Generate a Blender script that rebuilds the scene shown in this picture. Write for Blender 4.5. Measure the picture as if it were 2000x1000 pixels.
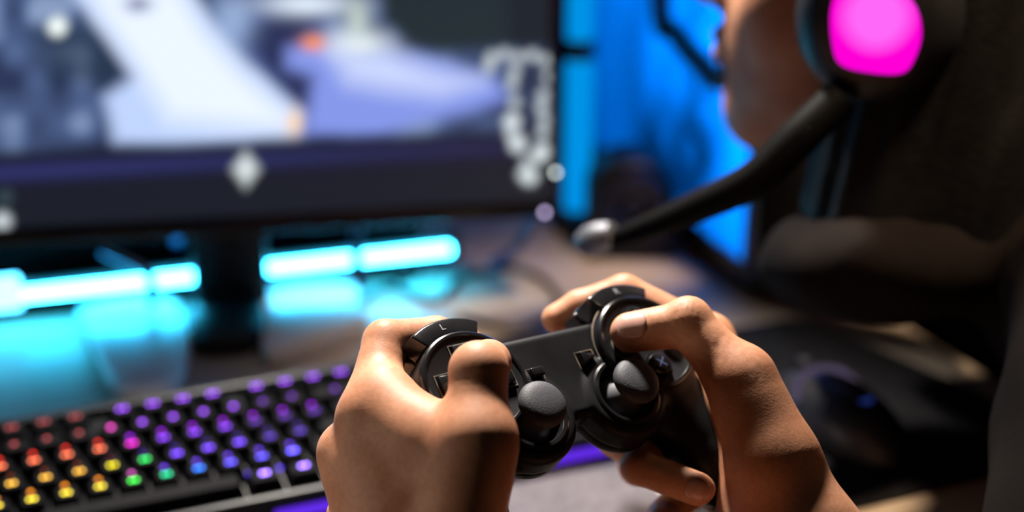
import bpy, bmesh, math, random
import numpy as np
from mathutils import Matrix, Vector

sc = bpy.context.scene
for o in list(bpy.data.objects):
    bpy.data.objects.remove(o)
random.seed(7); rng = np.random.default_rng(7)

# ------------------------------------------------------------------ camera
FPX = 50.0 / 36.0 * 2000.0
PITCH = math.radians(21.0); YAW = math.radians(22.1)
DESK_Z = 0.74
CAM_Z = DESK_Z + 0.455
cam_d = bpy.data.cameras.new('camera'); cam = bpy.data.objects.new('camera', cam_d)
sc.collection.objects.link(cam); sc.camera = cam
cam_d.lens = 50; cam_d.sensor_width = 36; cam_d.clip_start = 0.02; cam_d.clip_end = 30
cam.location = (0, 0, CAM_Z)
cam.rotation_euler = (math.pi / 2 - PITCH, 0, -YAW)
cam_d.dof.use_dof = True; cam_d.dof.focus_distance = 0.632; cam_d.dof.aperture_fstop = 2.7
CAM = np.array(Matrix.Translation(cam.location) @ cam.rotation_euler.to_matrix().to_4x4())

# ------------------------------------------------------------------ world, lights, exposure
w = bpy.data.worlds.new('world'); sc.world = w; w.use_nodes = True
w.node_tree.nodes['Background'].inputs[0].default_value = (0.9, 0.75, 0.65, 1)
w.node_tree.nodes['Background'].inputs[1].default_value = 0.012
sc.view_settings.view_transform = 'Standard'; sc.view_settings.look = 'None'
sc.view_settings.gamma = 1; sc.view_settings.use_curve_mapping = False
sc.view_settings.exposure = 0.0
sc.cycles.use_denoising = True; sc.cycles.use_adaptive_sampling = True; sc.cycles.adaptive_threshold = .02
sc.cycles.sample_clamp_indirect = 6.0
sc.cycles.max_bounces = 7; sc.cycles.diffuse_bounces = 3; sc.cycles.glossy_bounces = 3; sc.cycles.caustics_reflective = False; sc.cycles.caustics_refractive = False

def cw(p):                       # camera space (m) -> world (m)
    p = np.atleast_2d(np.asarray(p, float))
    return p @ CAM[:3, :3].T + CAM[:3, 3]
def P(u, v, z):                  # pixel of the 2000x1000 frame and a depth in mm -> camera space mm
    return np.array([(u - 1000) / FPX * z, -(v - 500) / FPX * z, -z])
def PW(u, v, z): return cw(P(u, v, z * 1000) / 1000)[0]
def desk(u, v, h=0.0):           # where the view through a pixel meets the height h above the desk
    d = CAM[:3, :3] @ np.array([(u - 1000) / FPX, -(v - 500) / FPX, -1.0])
    t = (DESK_Z + h - CAM[2, 3]) / d[2]
    return CAM[:3, 3] + d * t
def to_px(p):
    q = (np.atleast_2d(p) - CAM[:3, 3]) @ CAM[:3, :3]
    return 1000 + FPX * q[:, 0] / -q[:, 2], 500 - FPX * q[:, 1] / -q[:, 2]

def lamp(name, kind, loc, power, color, size=0.1, target=None, spot=None):
    l = bpy.data.lights.new(name, kind); o = bpy.data.objects.new(name, l)
    sc.collection.objects.link(o); o.location = Vector([float(a) for a in loc]); l.energy = power; l.color = color
    if kind == 'AREA': l.shape = 'DISK'; l.size = size
    else: l.shadow_soft_size = size
    if spot: l.spot_size = math.radians(spot); l.spot_blend = 1.0
    if target is not None:
        o.rotation_euler = (Vector([float(a) for a in target]) - o.location).to_track_quat('-Z', 'Y').to_euler()
    return o
rt = np.array([math.cos(YAW), -math.sin(YAW), 0]); fw = np.array([math.sin(YAW), math.cos(YAW), 0])   # view's right and forward on the floor plan
def CD(r, g, h): v = rt * r + fw * g; v[2] = DESK_Z + h; return v
lamp('desk_lamp', 'SPOT', CD(-.13, 1.27, 1.07), 240, (1.0, 0.91, 0.82), 0.06, CD(-.02, .64, 0), 45)
lamp('left_fill', 'SPOT', CD(-.95, .42, .26), 22, (1.0, .82, .68), .10, CD(-.065, .575, .10), 17)  # added unseen fill light that brightens the left hand
lamp('warm_ceiling_spot', 'SPOT', CD(.50, .62, 1.25), 140, (1.0, .72, .48), .08, CD(.23, .92, 0), 32)

# ------------------------------------------------------------------ helpers
COL = sc.collection
def tag(o, label=None, cat=None, group=None, kind=None):
    if label: o['label'] = label
    if cat: o['category'] = cat
    if group: o['group'] = group
    if kind: o['kind'] = kind
    return o
def mesh_of(name, v, f, smooth=True):
    me = bpy.data.meshes.new(name)
    me.from_pydata(np.asarray(v, float).tolist(), [], [list(map(int, q)) for q in f]); me.update()
    me.polygons.foreach_set('use_smooth', [smooth] * len(me.polygons))
    return me
def obj(name, me, mat=None, parent=None, loc=(0, 0, 0), rot=None):
    o = bpy.data.objects.new(name, me); COL.objects.link(o)
    if mat is not None and me is not None and not me.materials: me.materials.append(mat)
    if parent is not None: o.parent = parent
    o.location = Vector([float(a) for a in loc])
    if rot is not None: o.rotation_euler = rot
    return o
def empty(name, loc=(0, 0, 0), rot=None, mat=None):
    o = bpy.data.objects.new(name, None); COL.objects.link(o); o.empty_display_size = 0.02
    if mat is not None: o.matrix_basis = mat
    else:
        o.location = Vector([float(a) for a in loc])
        if rot is not None: o.rotation_euler = rot
    return o
def bevel_bm(bm, w, seg=2):
    if w > 0:
        bmesh.ops.bevel(bm, geom=list(bm.edges), offset=w, segments=seg, affect='EDGES', profile=0.5, clamp_overlap=True)
def bm_mesh(bm, name, smooth=False, auto=None):
    bmesh.ops.recalc_face_normals(bm, faces=bm.faces)
    me = bpy.data.meshes.new(name); bm.to_mesh(me); bm.free()
    me.polygons.foreach_set('use_smooth', [smooth] * len(me.polygons))
    if auto is not None:
        me.polygons.foreach_set('use_smooth', [True] * len(me.polygons))
        me.set_sharp_from_angle(angle=math.radians(auto))
    return me
def box(name, lo, hi, bev=0.0, seg=2):
    bm = bmesh.new(); bmesh.ops.create_cube(bm, size=1)
    lo = np.array(lo, float); hi = np.array(hi, float); c = (lo + hi) / 2; s = hi - lo
    for v in bm.verts: v.co = Vector([c[i] + v.co[i] * s[i] for i in range(3)])
    bevel_bm(bm, bev, seg)
    return bm_mesh(bm, name, auto=40)
def prism(name, pts, z0, z1, bev=0.0, seg=2, auto=40):
    bm = bmesh.new()
    a = [bm.verts.new((float(x), float(y), z0)) for x, y in pts]; b = [bm.verts.new((float(x), float(y), z1)) for x, y in pts]
    bm.faces.new(a[::-1]); bm.faces.new(b); n = len(pts)
    for i in range(n): bm.faces.new((a[i], a[(i + 1) % n], b[(i + 1) % n], b[i]))
    bmesh.ops.recalc_face_normals(bm, faces=bm.faces)
    if bev > 0:
        bmesh.ops.bevel(bm, geom=[e for e in bm.edges if len(e.link_faces) == 2 and e.calc_face_angle(0) > 0.6], offset=bev, segments=seg, affect='EDGES', profile=0.5, clamp_overlap=True)
    return bm_mesh(bm, name, auto=auto)
def lathe(name, prof, n=48, auto=35, sx=1, sy=1):
    v = []; f = []; m = len(prof)
    for i in range(n):
        a = 2 * math.pi * i / n
        for r, z in prof: v.append((r * math.cos(a) * sx, r * math.sin(a) * sy, z))
    for i in range(n):
        for j in range(m - 1):
            f.append((i * m + j, ((i + 1) % n) * m + j, ((i + 1) % n) * m + j + 1, i * m + j + 1))
    bm = bmesh.new(); vs = [bm.verts.new(p) for p in v]
    for q in f:
        try: bm.faces.new([vs[k] for k in q])
        except ValueError: pass
    bmesh.ops.remove_doubles(bm, verts=bm.verts, dist=1e-7)
    return bm_mesh(bm, name, auto=auto)
def tube(name, pts, radii, n=12, sub=6, caps=True):
    pts = np.array(pts, float); radii = np.array(radii if np.ndim(radii) else [radii] * len(pts), float)
    Q = []; R = []                                    # Catmull-Rom through the points
    ext = np.vstack([2 * pts[0] - pts[1], pts, 2 * pts[-1] - pts[-2]])
    for i in range(len(pts) - 1):
        p0, p1, p2, p3 = ext[i:i + 4]
        for s in range(sub):
            t = s / sub
            Q.append(.5 * ((2 * p1) + (p2 - p0) * t + (2 * p0 - 5 * p1 + 4 * p2 - p3) * t * t + (3 * p1 - p0 - 3 * p2 + p3) * t ** 3))
            R.append(radii[i] * (1 - t) + radii[i + 1] * t)
    Q.append(pts[-1]); R.append(radii[-1]); Q = np.array(Q)
    T = np.gradient(Q, axis=0); T /= np.linalg.norm(T, axis=1)[:, None]
    ref = np.array([0, 0, 1.]) if abs(T[0][2]) < .9 else np.array([1., 0, 0])
    v = []; f = []
    for i in range(len(Q)):
        a = np.cross(T[i], ref); a /= np.linalg.norm(a); b = np.cross(T[i], a); ref = np.cross(a, T[i]) if False else ref
        for k in range(n):
            t = 2 * math.pi * k / n; v.append(Q[i] + R[i] * (a * math.cos(t) + b * math.sin(t)))
    for i in range(len(Q) - 1):
        for k in range(n): f.append((i * n + k, i * n + (k + 1) % n, (i + 1) * n + (k + 1) % n, (i + 1) * n + k))
    if caps: f.append(list(range(n))[::-1]); f.append([(len(Q) - 1) * n + k for k in range(n)])
    me = mesh_of(name, v, f); me.set_sharp_from_angle(angle=math.radians(60)); return me

def srgb(r, g, b):
    c = np.array([r, g, b], float) / 255
    return tuple(np.where(c <= .04045, c / 12.92, ((c + .055) / 1.055) ** 2.4))
def mat(name, color, rough=.5, metal=0, spec=.5, noise=0.0, nscale=40, bump=0.0, bscale=300, coat=0, emit=None, estr=0, sss=0, rvar=0, tint=None):
    m = bpy.data.materials.new(name); m.use_nodes = True; nt = m.node_tree; b = nt.nodes['Principled BSDF']
    b.inputs['Base Color'].default_value = (*color, 1); b.inputs['Roughness'].default_value = rough
    b.inputs['Metallic'].default_value = metal; b.inputs['Specular IOR Level'].default_value = spec
    b.inputs['Coat Weight'].default_value = coat
    if emit: b.inputs['Emission Color'].default_value = (*emit, 1); b.inputs['Emission Strength'].default_value = estr
    tc = nt.nodes.new('ShaderNodeTexCoord')
    if noise:
        n = nt.nodes.new('ShaderNodeTexNoise'); n.inputs['Scale'].default_value = nscale; n.inputs['Detail'].default_value = 6
        nt.links.new(tc.outputs['Object'], n.inputs['Vector'])
        r = nt.nodes.new('ShaderNodeValToRGB'); r.color_ramp.elements[0].position = .3; r.color_ramp.elements[1].position = .7
        t = tint or tuple(min(1, c * (1 + noise)) for c in color)
        r.color_ramp.elements[0].color = (*[c * (1 - noise) for c in color], 1); r.color_ramp.elements[1].color = (*t, 1)
        nt.links.new(n.outputs['Fac'], r.inputs['Fac']); nt.links.new(r.outputs['Color'], b.inputs['Base Color'])
        if rvar:
            mr = nt.nodes.new('ShaderNodeMapRange'); mr.inputs['To Min'].default_value = rough - rvar; mr.inputs['To Max'].default_value = rough + rvar
            nt.links.new(n.outputs['Fac'], mr.inputs['Value']); nt.links.new(mr.outputs['Result'], b.inputs['Roughness'])
    if bump:
        n2 = nt.nodes.new('ShaderNodeTexNoise'); n2.inputs['Scale'].default_value = bscale; n2.inputs['Detail'].default_value = 3
        nt.links.new(tc.outputs['Object'], n2.inputs['Vector'])
        bp = nt.nodes.new('ShaderNodeBump'); bp.inputs['Strength'].default_value = bump; bp.inputs['Distance'].default_value = .001
        nt.links.new(n2.outputs['Fac'], bp.inputs['Height']); nt.links.new(bp.outputs['Normal'], b.inputs['Normal'])
    return m
def emit_mat(name, color, strength):
    m = bpy.data.materials.new(name); m.use_nodes = True; nt = m.node_tree; nt.nodes.remove(nt.nodes['Principled BSDF'])
    e = nt.nodes.new('ShaderNodeEmission'); e.inputs[0].default_value = (*color, 1); e.inputs[1].default_value = strength
    nt.links.new(e.outputs[0], nt.nodes['Material Output'].inputs[0]); return m

# ------------------------------------------------------------------ signed-distance modelling (organic shapes)
def smin(a, b, k):
    h = np.clip(.5 + .5 * (b - a) / k, 0, 1); return b + (a - b) * h - k * h * (1 - h)
def smax(a, b, k): return -smin(-a, -b, k)
def capsule(p, a, b, ra, rb, n=None, s=1.0):
    a = np.asarray(a, float); b = np.asarray(b, float); ba = b - a
    q = p - a; h = np.clip(q @ ba / (ba @ ba), 0, 1); q = q - h[:, None] * ba
    if n is not None:
        n = np.asarray(n, float); n = n / np.linalg.norm(n); q = q + ((s - 1) * (q @ n))[:, None] * n
    return np.sqrt((q * q).sum(1)) - (ra + (rb - ra) * h)
def ball(p, c, r): return np.sqrt(((p - np.asarray(c, float)) ** 2).sum(1)) - r
def ellip(p, c, r, R=None):
    q = p - np.asarray(c, float)
    if R is not None: q = q @ R
    r = np.asarray(r, float); k0 = np.sqrt(((q / r) ** 2).sum(1)); k1 = np.sqrt(((q / (r * r)) ** 2).sum(1))
    return k0 * (k0 - 1) / np.maximum(k1, 1e-9)
def rbox(p, c, h, r):
    q = np.abs(p - np.asarray(c, float)) - (np.asarray(h, float) - r)
    return np.sqrt((np.maximum(q, 0) ** 2).sum(1)) + np.minimum(q.max(1), 0) - r
def cyl(p, cx, cy, R, z0, z1, r):
    d = np.sqrt((p[:, 0] - cx) ** 2 + (p[:, 1] - cy) ** 2) - (R - r); e = np.abs(p[:, 2] - (z0 + z1) / 2) - ((z1 - z0) / 2 - r)
    return np.sqrt(np.maximum(d, 0) ** 2 + np.maximum(e, 0) ** 2) + np.minimum(np.maximum(d, e), 0) - r
def nets(fn, lo, hi, res, newton=2):
    ax = [np.arange(lo[i], hi[i] + res, res) for i in range(3)]; nx, ny, nz = [len(a) for a in ax]
    c4 = 4; cx = [np.arange(lo[i], hi[i] + res * (c4 + 1), res * c4) for i in range(3)]
    g = np.stack(np.meshgrid(*cx, indexing='ij'), -1).reshape(-1, 3); Fc = fn(g).reshape([len(a) for a in cx])
    ii = [np.clip((np.arange(n) + c4 // 2) // c4, 0, len(cx[i]) - 1) for i, n in enumerate((nx, ny, nz))]
    F = Fc[np.ix_(*ii)].copy(); near = np.argwhere(np.abs(F) < res * c4 * 1.5)
    for i in range(0, len(near), 300000):
        q = near[i:i + 300000]; F[tuple(q.T)] = fn(np.array(lo) + q * res)
    ins = F < 0
    C = [(i, j, k) for i in (0, 1) for j in (0, 1) for k in (0, 1)]
    cnt = sum(ins[i:nx - 1 + i, j:ny - 1 + j, k:nz - 1 + k].astype(np.int8) for i, j, k in C)
    act = np.argwhere((cnt > 0) & (cnt < 8)); idx = -np.ones((nx - 1, ny - 1, nz - 1), int); idx[tuple(act.T)] = np.arange(len(act))
    cor = {c: F[act[:, 0] + c[0], act[:, 1] + c[1], act[:, 2] + c[2]] for c in C}
    S = np.zeros((len(act), 3)); N = np.zeros(len(act))
    for c in C:
        for d in range(3):
            if c[d] == 0:
                c2 = tuple(1 if q == d else c[q] for q in range(3)); a, b = cor[c], cor[c2]; m = (a < 0) != (b < 0)
                t = np.where(m, a / np.where(m, a - b, 1), 0); pt = np.tile(np.array(c, float), (len(act), 1)); pt[:, d] = t
                S += pt * m[:, None]; N += m
    V = np.array(lo) + (act + S / N[:, None]) * res
    faces = []
    for d in range(3):
        s1 = [slice(None)] * 3; s2 = [slice(None)] * 3; s1[d] = slice(0, -1); s2[d] = slice(1, None)
        A, Bm = ins[tuple(s1)], ins[tuple(s2)]; e = np.argwhere(A != Bm)
        o1, o2 = [(1, 2), (2, 0), (0, 1)][d]
        ok = (e[:, o1] > 0) & (e[:, o2] > 0) & (e[:, o1] < idx.shape[o1]) & (e[:, o2] < idx.shape[o2]); e = e[ok]
        q = []
        for a, b in ((-1, -1), (0, -1), (0, 0), (-1, 0)):
            t = e.copy(); t[:, o1] += a; t[:, o2] += b; q.append(idx[tuple(t.T)])
        q = np.stack(q, 1); fl = A[tuple(e.T)]; q[~fl] = q[~fl][:, ::-1]
        faces.append(q[(q >= 0).all(1)])
    for _ in range(newton):
        V = V - project_step(fn, V, res)
    return V, np.concatenate(faces)
def project_step(fn, V, res):
    e = res * .25; f0 = fn(V); G = np.stack([(fn(V + np.eye(3)[i] * e) - f0) / e for i in range(3)], 1)
    st = f0[:, None] * G / np.maximum((G * G).sum(1), .3)[:, None]
    L = np.linalg.norm(st, axis=1)[:, None]; return st * np.minimum(1, res * .5 / np.maximum(L, 1e-9))
def grad(fn, V, e):
    f0 = fn(V); G = np.stack([(fn(V + np.eye(3)[i] * e) - fn(V - np.eye(3)[i] * e)) for i in range(3)], 1)
    return G / np.maximum(np.linalg.norm(G, axis=1)[:, None], 1e-9)
# ------------------------------------------------------------------ room and desk
M_wall = mat('dark_wall_paint', (.012, .012, .014), .8, noise=.3, nscale=6, bump=.1, bscale=200)
M_floor = mat('dark_floor', (.03, .022, .018), .6, noise=.4, nscale=5)
M_desk = mat('pale_wood_desk', (.50, .42, .33), .40, noise=.16, nscale=9, rvar=.08, bump=.04, bscale=90)
M_black = mat('black_plastic', (.010, .010, .011), .45, noise=.2, nscale=30)
M_blackg = mat('black_gloss_plastic', (.008, .008, .010), .22, noise=.2, nscale=30)
tag(obj('floor', box('floor', (-3, -1.5, -.05), (3, 3.2, 0)), M_floor), kind='structure')
tag(obj('wall_back', box('wall_back', (-3, 2.2, 0), (3, 2.3, 2.6)), M_wall), kind='structure')
tag(obj('wall_right', box('wall_right', (2.6, -1.5, 0), (2.7, 2.2, 2.6)), M_wall), kind='structure')
dk = empty('desk', (0, .56, 0)); tag(dk, 'pale wood desk top carrying the monitor, keyboard and mouse mat', 'desk')
obj('desk_top', box('desk_top', (-1.15, 0, DESK_Z - .03), (.68, 1.41, DESK_Z), .004), M_desk, dk)
for x in (-1.08, .60):
    for y in (.06, 1.32): obj('leg', box('leg', (x - .03, y - .03, 0), (x + .03, y + .03, DESK_Z - .03), .003), M_black, dk)

# ------------------------------------------------------------------ monitor
XA = math.radians(9.5); 
mx = rt * math.cos(XA) + fw * math.sin(XA); my = np.cross([0, 0, 1.], mx); TILT = math.radians(4)
mz = np.array([0, 0, 1.]) * math.cos(TILT) + my * math.sin(TILT); mn = np.cross(mx, mz)      # mn points away from the viewer
if mn @ fw < 0: mn = -mn
BR = PW(1091, 421, 1.125)                                       # lower right corner of the frame
MW, MH = .70, .45
Mmat = np.eye(4); Mmat[:3, 0] = mx; Mmat[:3, 1] = mn; Mmat[:3, 2] = mz; Mmat[:3, 3] = BR - mx * MW / 2
mon = empty('monitor', mat=Matrix(Mmat.tolist()))
tag(mon, 'black widescreen monitor showing a snowy mountain game scene', 'monitor')
obj('casing', box('casing', (-MW / 2, .0015, 0), (MW / 2, .03, MH), .004), M_black, mon)
for nm, lo, hi in (('bottom_bezel', (-MW / 2, -.003, 0), (MW / 2, .004, .014)), ('top_bezel', (-MW / 2, -.003, MH - .008), (MW / 2, .004, MH)),
                   ('side_bezel', (MW / 2 - .007, -.003, .014), (MW / 2, .004, MH - .008)), ('side_bezel', (-MW / 2, -.003, .014), (-MW / 2 + .007, .004, MH - .008))):
    obj(nm, box(nm, lo, hi, .0012), M_blackg, mon)
NXS, NZS = 330, 200
gx = np.linspace(-MW / 2 + .007, MW / 2 - .007, NXS); gz = np.linspace(.014, MH - .008, NZS)
GX, GZ = np.meshgrid(gx, gz, indexing='ij'); sv = np.stack([GX.ravel(), np.zeros(GX.size), GZ.ravel()], 1)
sf = [(i * NZS + j, (i + 1) * NZS + j, (i + 1) * NZS + j + 1, i * NZS + j + 1) for i in range(NXS - 1) for j in range(NZS - 1)]
wv = sv @ Mmat[:3, :3].T + Mmat[:3, 3]; U, Vp = to_px(wv)
def vnoise(x, y, s, seed):
    r = np.random.default_rng(seed).random((64, 64)); x = x / s; y = y / s; i = np.floor(x).astype(int); j = np.floor(y).astype(int); a = x - i; b = y - j
    a = a * a * (3 - 2 * a); b = b * b * (3 - 2 * b); g = lambda p, q: r[p % 64, q % 64]
    return (g(i, j) * (1 - a) + g(i + 1, j) * a) * (1 - b) + (g(i, j + 1) * (1 - a) + g(i + 1, j + 1) * a) * b
def poly_mask(x, y, pts, soft):
    pts = np.array(pts, float); ins = np.zeros(len(x), bool); d = np.full(len(x), 1e9)
    for k in range(len(pts)):
        a, b = pts[k], pts[(k + 1) % len(pts)]; c = (a[1] > y) != (b[1] > y)
        xi = (b[0] - a[0]) * (y - a[1]) / (b[1] - a[1] + 1e-9) + a[0]; ins ^= c & (x < xi)
        e = b - a; h = np.clip(((x - a[0]) * e[0] + (y - a[1]) * e[1]) / (e @ e), 0, 1); d = np.minimum(d, np.hypot(x - a[0] - h * e[0], y - a[1] - h * e[1]))
    return np.clip(.5 + np.where(ins, d, -d) / soft, 0, 1)
scr = np.zeros((len(U), 3)); lerp = lambda c, m: scr.__setitem__(slice(None), scr * (1 - m[:, None]) + np.array(c) * m[:, None])
blob = lambda x, y, rx, ry, p=2: np.exp(-(np.abs((U - x) / rx) ** p + np.abs((Vp - y) / ry) ** p))
n1 = vnoise(U + 500, Vp + 900, 88, 1); n2 = vnoise(U + 500, Vp + 900, 44, 2)
scr[:] = np.array(srgb(78, 98, 140)); lerp(srgb(32, 40, 70), np.clip((n1 * .6 + n2 * .6 - .5) * 2.4, 0, 1) * .85); lerp(srgb(150, 170, 205), np.clip((.42 - n1 * .5 - n2 * .4) * 4, 0, 1) * .7)
sk = np.clip((-70 - Vp) / 60, 0, 1); n3 = vnoise(U + 900, Vp * 1.6 + 2000, 210, 5); lerp(srgb(96, 118, 160), sk); lerp(srgb(58, 76, 118), sk * n3 * .8)
lerp(srgb(30, 45, 60), poly_mask(U, Vp, [(60, 60), (160, 40), (250, 110), (250, 150), (180, 170), (90, 140)], 50) * .7)
lerp(srgb(50, 66, 130), poly_mask(U, Vp, [(440, -40), (640, -40), (640, 260), (600, 260), (520, 150), (460, 70)], 30) * .8)
lerp(srgb(30, 34, 62), poly_mask(U, Vp, [(470, 60), (520, 130), (600, 220), (640, 160), (560, 120), (620, 40), (560, 20)], 30) * .75)
lerp(srgb(150, 175, 215), blob(455, 40, 40, 50) * .9); lerp(srgb(225, 238, 250), blob(600, 8, 90, 22) * .95)
# main snow slope
lerp(srgb(186, 206, 246), poly_mask(U, Vp, [(105, -60), (345, -60), (420, 60), (478, 128), (590, 222), (586, 262), (420, 284), (225, 280), (205, 190), (262, 150), (210, 70)], 34))
lerp(srgb(228, 238, 255), poly_mask(U, Vp, [(150, -60), (330, -60), (400, 60), (470, 140), (575, 232), (560, 255), (330, 232), (260, 120), (200, 40)], 60))
lerp(srgb(60, 70, 120), blob(270, 8, 26, 16) * .8); lerp(srgb(250, 205, 150), blob(576, 240, 16, 24) * .9)
# distant snow field and hut
lerp(srgb(128, 146, 226), poly_mask(U, Vp, [(596, 262), (612, 150), (560, 130), (560, 95), (640, 80), (760, 100), (860, 118), (960, 152), (1000, 190), (930, 215), (820, 240), (740, 268)], 34))
lerp(srgb(210, 222, 252), poly_mask(U, Vp, [(650, 105), (760, 105), (850, 140), (940, 160), (860, 185), (760, 175), (680, 160)], 60) * .8)
lerp(srgb(222, 232, 240), blob(700, 85, 60, 26)); lerp(srgb(200, 215, 205), blob(698, 40, 22, 40) * .8); lerp(srgb(255, 140, 50), blob(612, 84, 22, 14))
lerp(srgb(30, 44, 50), poly_mask(U, Vp, [(742, -60), (1140, -60), (1140, 92), (960, 95), (860, 106), (790, 82), (752, 40)], 30)); lerp(srgb(20, 24, 38), poly_mask(U, Vp, [(990, -60), (1160, -60), (1160, 260), (1000, 240)], 40) * .6)
# dark lower band with a faint blue line
lerp(srgb(24, 25, 40), np.clip((Vp - (296 - .042 * U)) / 26 + .5, 0, 1)); lerp(srgb(46, 50, 104), np.exp(-((Vp - (338 - .052 * U)) / 17) ** 2) * np.clip(1.1 - U / 1300, 0, 1) * .9)
lerp(srgb(24, 29, 38), np.clip((Vp - (372 - .052 * U)) / 20 + .5, 0, 1) * .8)
# interface marks
def mark(x, y, r, c=(215, 225, 225), k=1.0):
    m = np.clip(1.5 - np.hypot(U - x, Vp - y) / r, 0, 1); scr[:] = scr + (np.array(srgb(*c)) * k - scr) * np.clip(m, 0, 1)[:, None]
mark(112, 52, 17, (235, 245, 240), 1.1); mark(4, 432, 16, (205, 215, 220)); mark(10, 385, 14, (70, 90, 100), .6)
lerp(srgb(215, 225, 225), np.clip(1.4 - (np.abs(U - 480) / 26 + np.abs(Vp - 330) / 36), 0, 1))
for x, y in ((960, 112), (985, 106), (1012, 112), (1040, 108), (1066, 118), (955, 130), (1005, 140), (1072, 150), (1000, 165), (1062, 185), (1058, 210), (1064, 235), (1060, 260), (1005, 200), (1000, 236), (998, 262), (1008, 285), (1062, 290), (1052, 305), (1030, 318), (1033, 345), (1022, 340)): mark(x, y, 11, (190, 200, 205), .95)
for x, y in ((1000, 238), (1056, 300), (1034, 344), (1012, 280)): mark(x, y, 15, (215, 225, 228), 1.0)
sme = mesh_of('screen', sv, sf); ca = sme.color_attributes.new('picture', 'FLOAT_COLOR', 'POINT')
ca.data.foreach_set('color', np.concatenate([scr, np.ones((len(scr), 1))], 1).ravel().astype(np.float32))
M_scr = bpy.data.materials.new('screen_picture'); M_scr.use_nodes = True; nt = M_scr.node_tree; b = nt.nodes['Principled BSDF']
an = nt.nodes.new('ShaderNodeAttribute'); an.attribute_name = 'picture'; nt.links.new(an.outputs['Color'], b.inputs['Emission Color'])
b.inputs['Emission Strength'].default_value = 1.1; b.inputs['Base Color'].default_value = (.004, .004, .005, 1); b.inputs['Roughness'].default_value = .4
obj('screen', sme, M_scr, mon)
def mon_local(w): return (np.asarray(w) - Mmat[:3, 3]) @ Mmat[:3, :3]
def on_mon(u, v):
    d = CAM[:3, :3] @ np.array([(u - 1000) / FPX, -(v - 500) / FPX, -1.0]); t = ((Mmat[:3, 3] - mn * .003 - CAM[:3, 3]) @ mn) / (d @ mn); return mon_local(CAM[:3, 3] + d * t)
for (u, v, c, k) in ((1085, 337, (.75, .85, .8), 4.5), (1064, 416, (.62, .5, .85), 4.5)):
    p = on_mon(u, v); me = lathe('indicator_light', [(0, .0018), (.0012, .0016), (.0021, 0), (0, 0)], 16); me.transform(Matrix.Translation((p[0], -.0029, max(.004, p[2]))) @ Matrix.Rotation(math.pi / 2, 4, 'X'))
    obj('indicator_light', me, emit_mat('indicator_glow', c, k), mon)
# stand: neck and two broad feet of pale glossy plastic
M_foot = mat('pale_glossy_foot', (.78, .80, .82), .28, noise=.05, nscale=20)
nb = desk(442, 640); nl = mon_local(nb)
def ml(p): return mon_local(np.asarray(p))
def mon_mesh(me): me.transform(Matrix(np.linalg.inv(Mmat).tolist())); return me          # world-space mesh -> monitor frame
nk = prism('neck', [(-.030, -.012), (.030, -.012), (.026, .016), (-.026, .016)], DESK_Z + .008, DESK_Z + .20, .004)
nk.transform(Matrix.Translation((nb[0] + .012, nb[1] + .028, 0)) @ Matrix.Rotation(math.radians(-12), 4, 'Z'))
obj('neck', mon_mesh(nk), M_black, mon)
obj('neck_plate', mon_mesh(prism('neck_plate', [desk(u, v, .012)[:2] for u, v in ((372, 660), (372, 610), (400, 590), (500, 580), (518, 600), (516, 650), (480, 668), (400, 672))], DESK_Z, DESK_Z + .018, .003)), M_black, mon)
for pts in ([(148, 604), (214, 582), (300, 572), (352, 588), (372, 620), (372, 660), (366, 700), (352, 738), (326, 758), (280, 766), (240, 766), (218, 750), (202, 722), (178, 668)],
            [(512, 566), (560, 552), (640, 544), (688, 548), (704, 566), (702, 592), (722, 604), (718, 622), (640, 650), (560, 676), (524, 686), (510, 672)]):
    obj('stand_foot', mon_mesh(prism('stand_foot', [desk(u, v, .014)[:2] for u, v in pts][::-1], DESK_Z, DESK_Z + .014, .004, 3)), M_foot, mon)

# ------------------------------------------------------------------ cyan light bar on the desk behind the monitor
CY = srgb(90, 225, 255)
lb = empty('light_bar', desk(450, 560, .0)); tag(lb, 'long glowing cyan light bar lying on the desk behind the monitor', 'light bar')
BH = .030; a0, a1 = desk(-170, 597, BH), desk(880, 484, BH); base = np.array(lb.location)
ux = (a1 - a0) / np.linalg.norm(a1 - a0); uy = np.cross([0, 0, 1], ux); Ln = np.linalg.norm(a1 - a0)
def along(name, t0, t1, y0, y1, z0, z1, m, parent, bev=.002):
    me = box(name, (t0, y0, z0), (t1, y1, z1), bev); M = np.eye(4); M[:3, 0] = ux; M[:3, 1] = uy; M[:3, 2] = (0, 0, 1); M[:3, 3] = np.array([a0[0], a0[1], DESK_Z + BH - .0105]) - base
    me.transform(Matrix(M.tolist())); return obj(name, me, m, parent)
along('housing', -.01, Ln + .01, .004, .012, 0, .020, M_black, lb)
M_glow = emit_mat('cyan_glow', (.036, .58, 1.0), 42.0)
along('diffuser', 0, Ln, -.006, .004, .006, .014, M_glow, lb)
for t_ in np.linspace(.04, Ln - .04, 5): along('bar_stand', t_ - .008, t_ + .008, .004, .012, -(BH - .0105), .002, M_black, lb)
tS = (desk(22, 575, BH) - a0) @ ux
along('end_block', tS - .024, tS + .008, -.012, -.006, .002, .030, emit_mat('cyan_block_glow', (.075, .58, 1.0), 11.0), lb, .004)
bb = tag(obj('dark_backing', None), 'black upright panel added behind the light bar to keep the background dark', 'panel'); bb.location = Vector((a0 + uy * .022).tolist()); bb.location.z = DESK_Z  # panel added so the cyan-lit desk behind the bar stays hidden
M = np.eye(4); M[:3, 0] = ux; M[:3, 1] = uy; M[:3, 3] = (0, 0, 0)
me = box('board', (-.1, 0, 0), (Ln - .02, .012, .16), .002); me.transform(Matrix(M.tolist())); obj('board', me, mat('matt_black_board', (.003, .003, .003), .9, spec=.03, noise=.2), bb)
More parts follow.
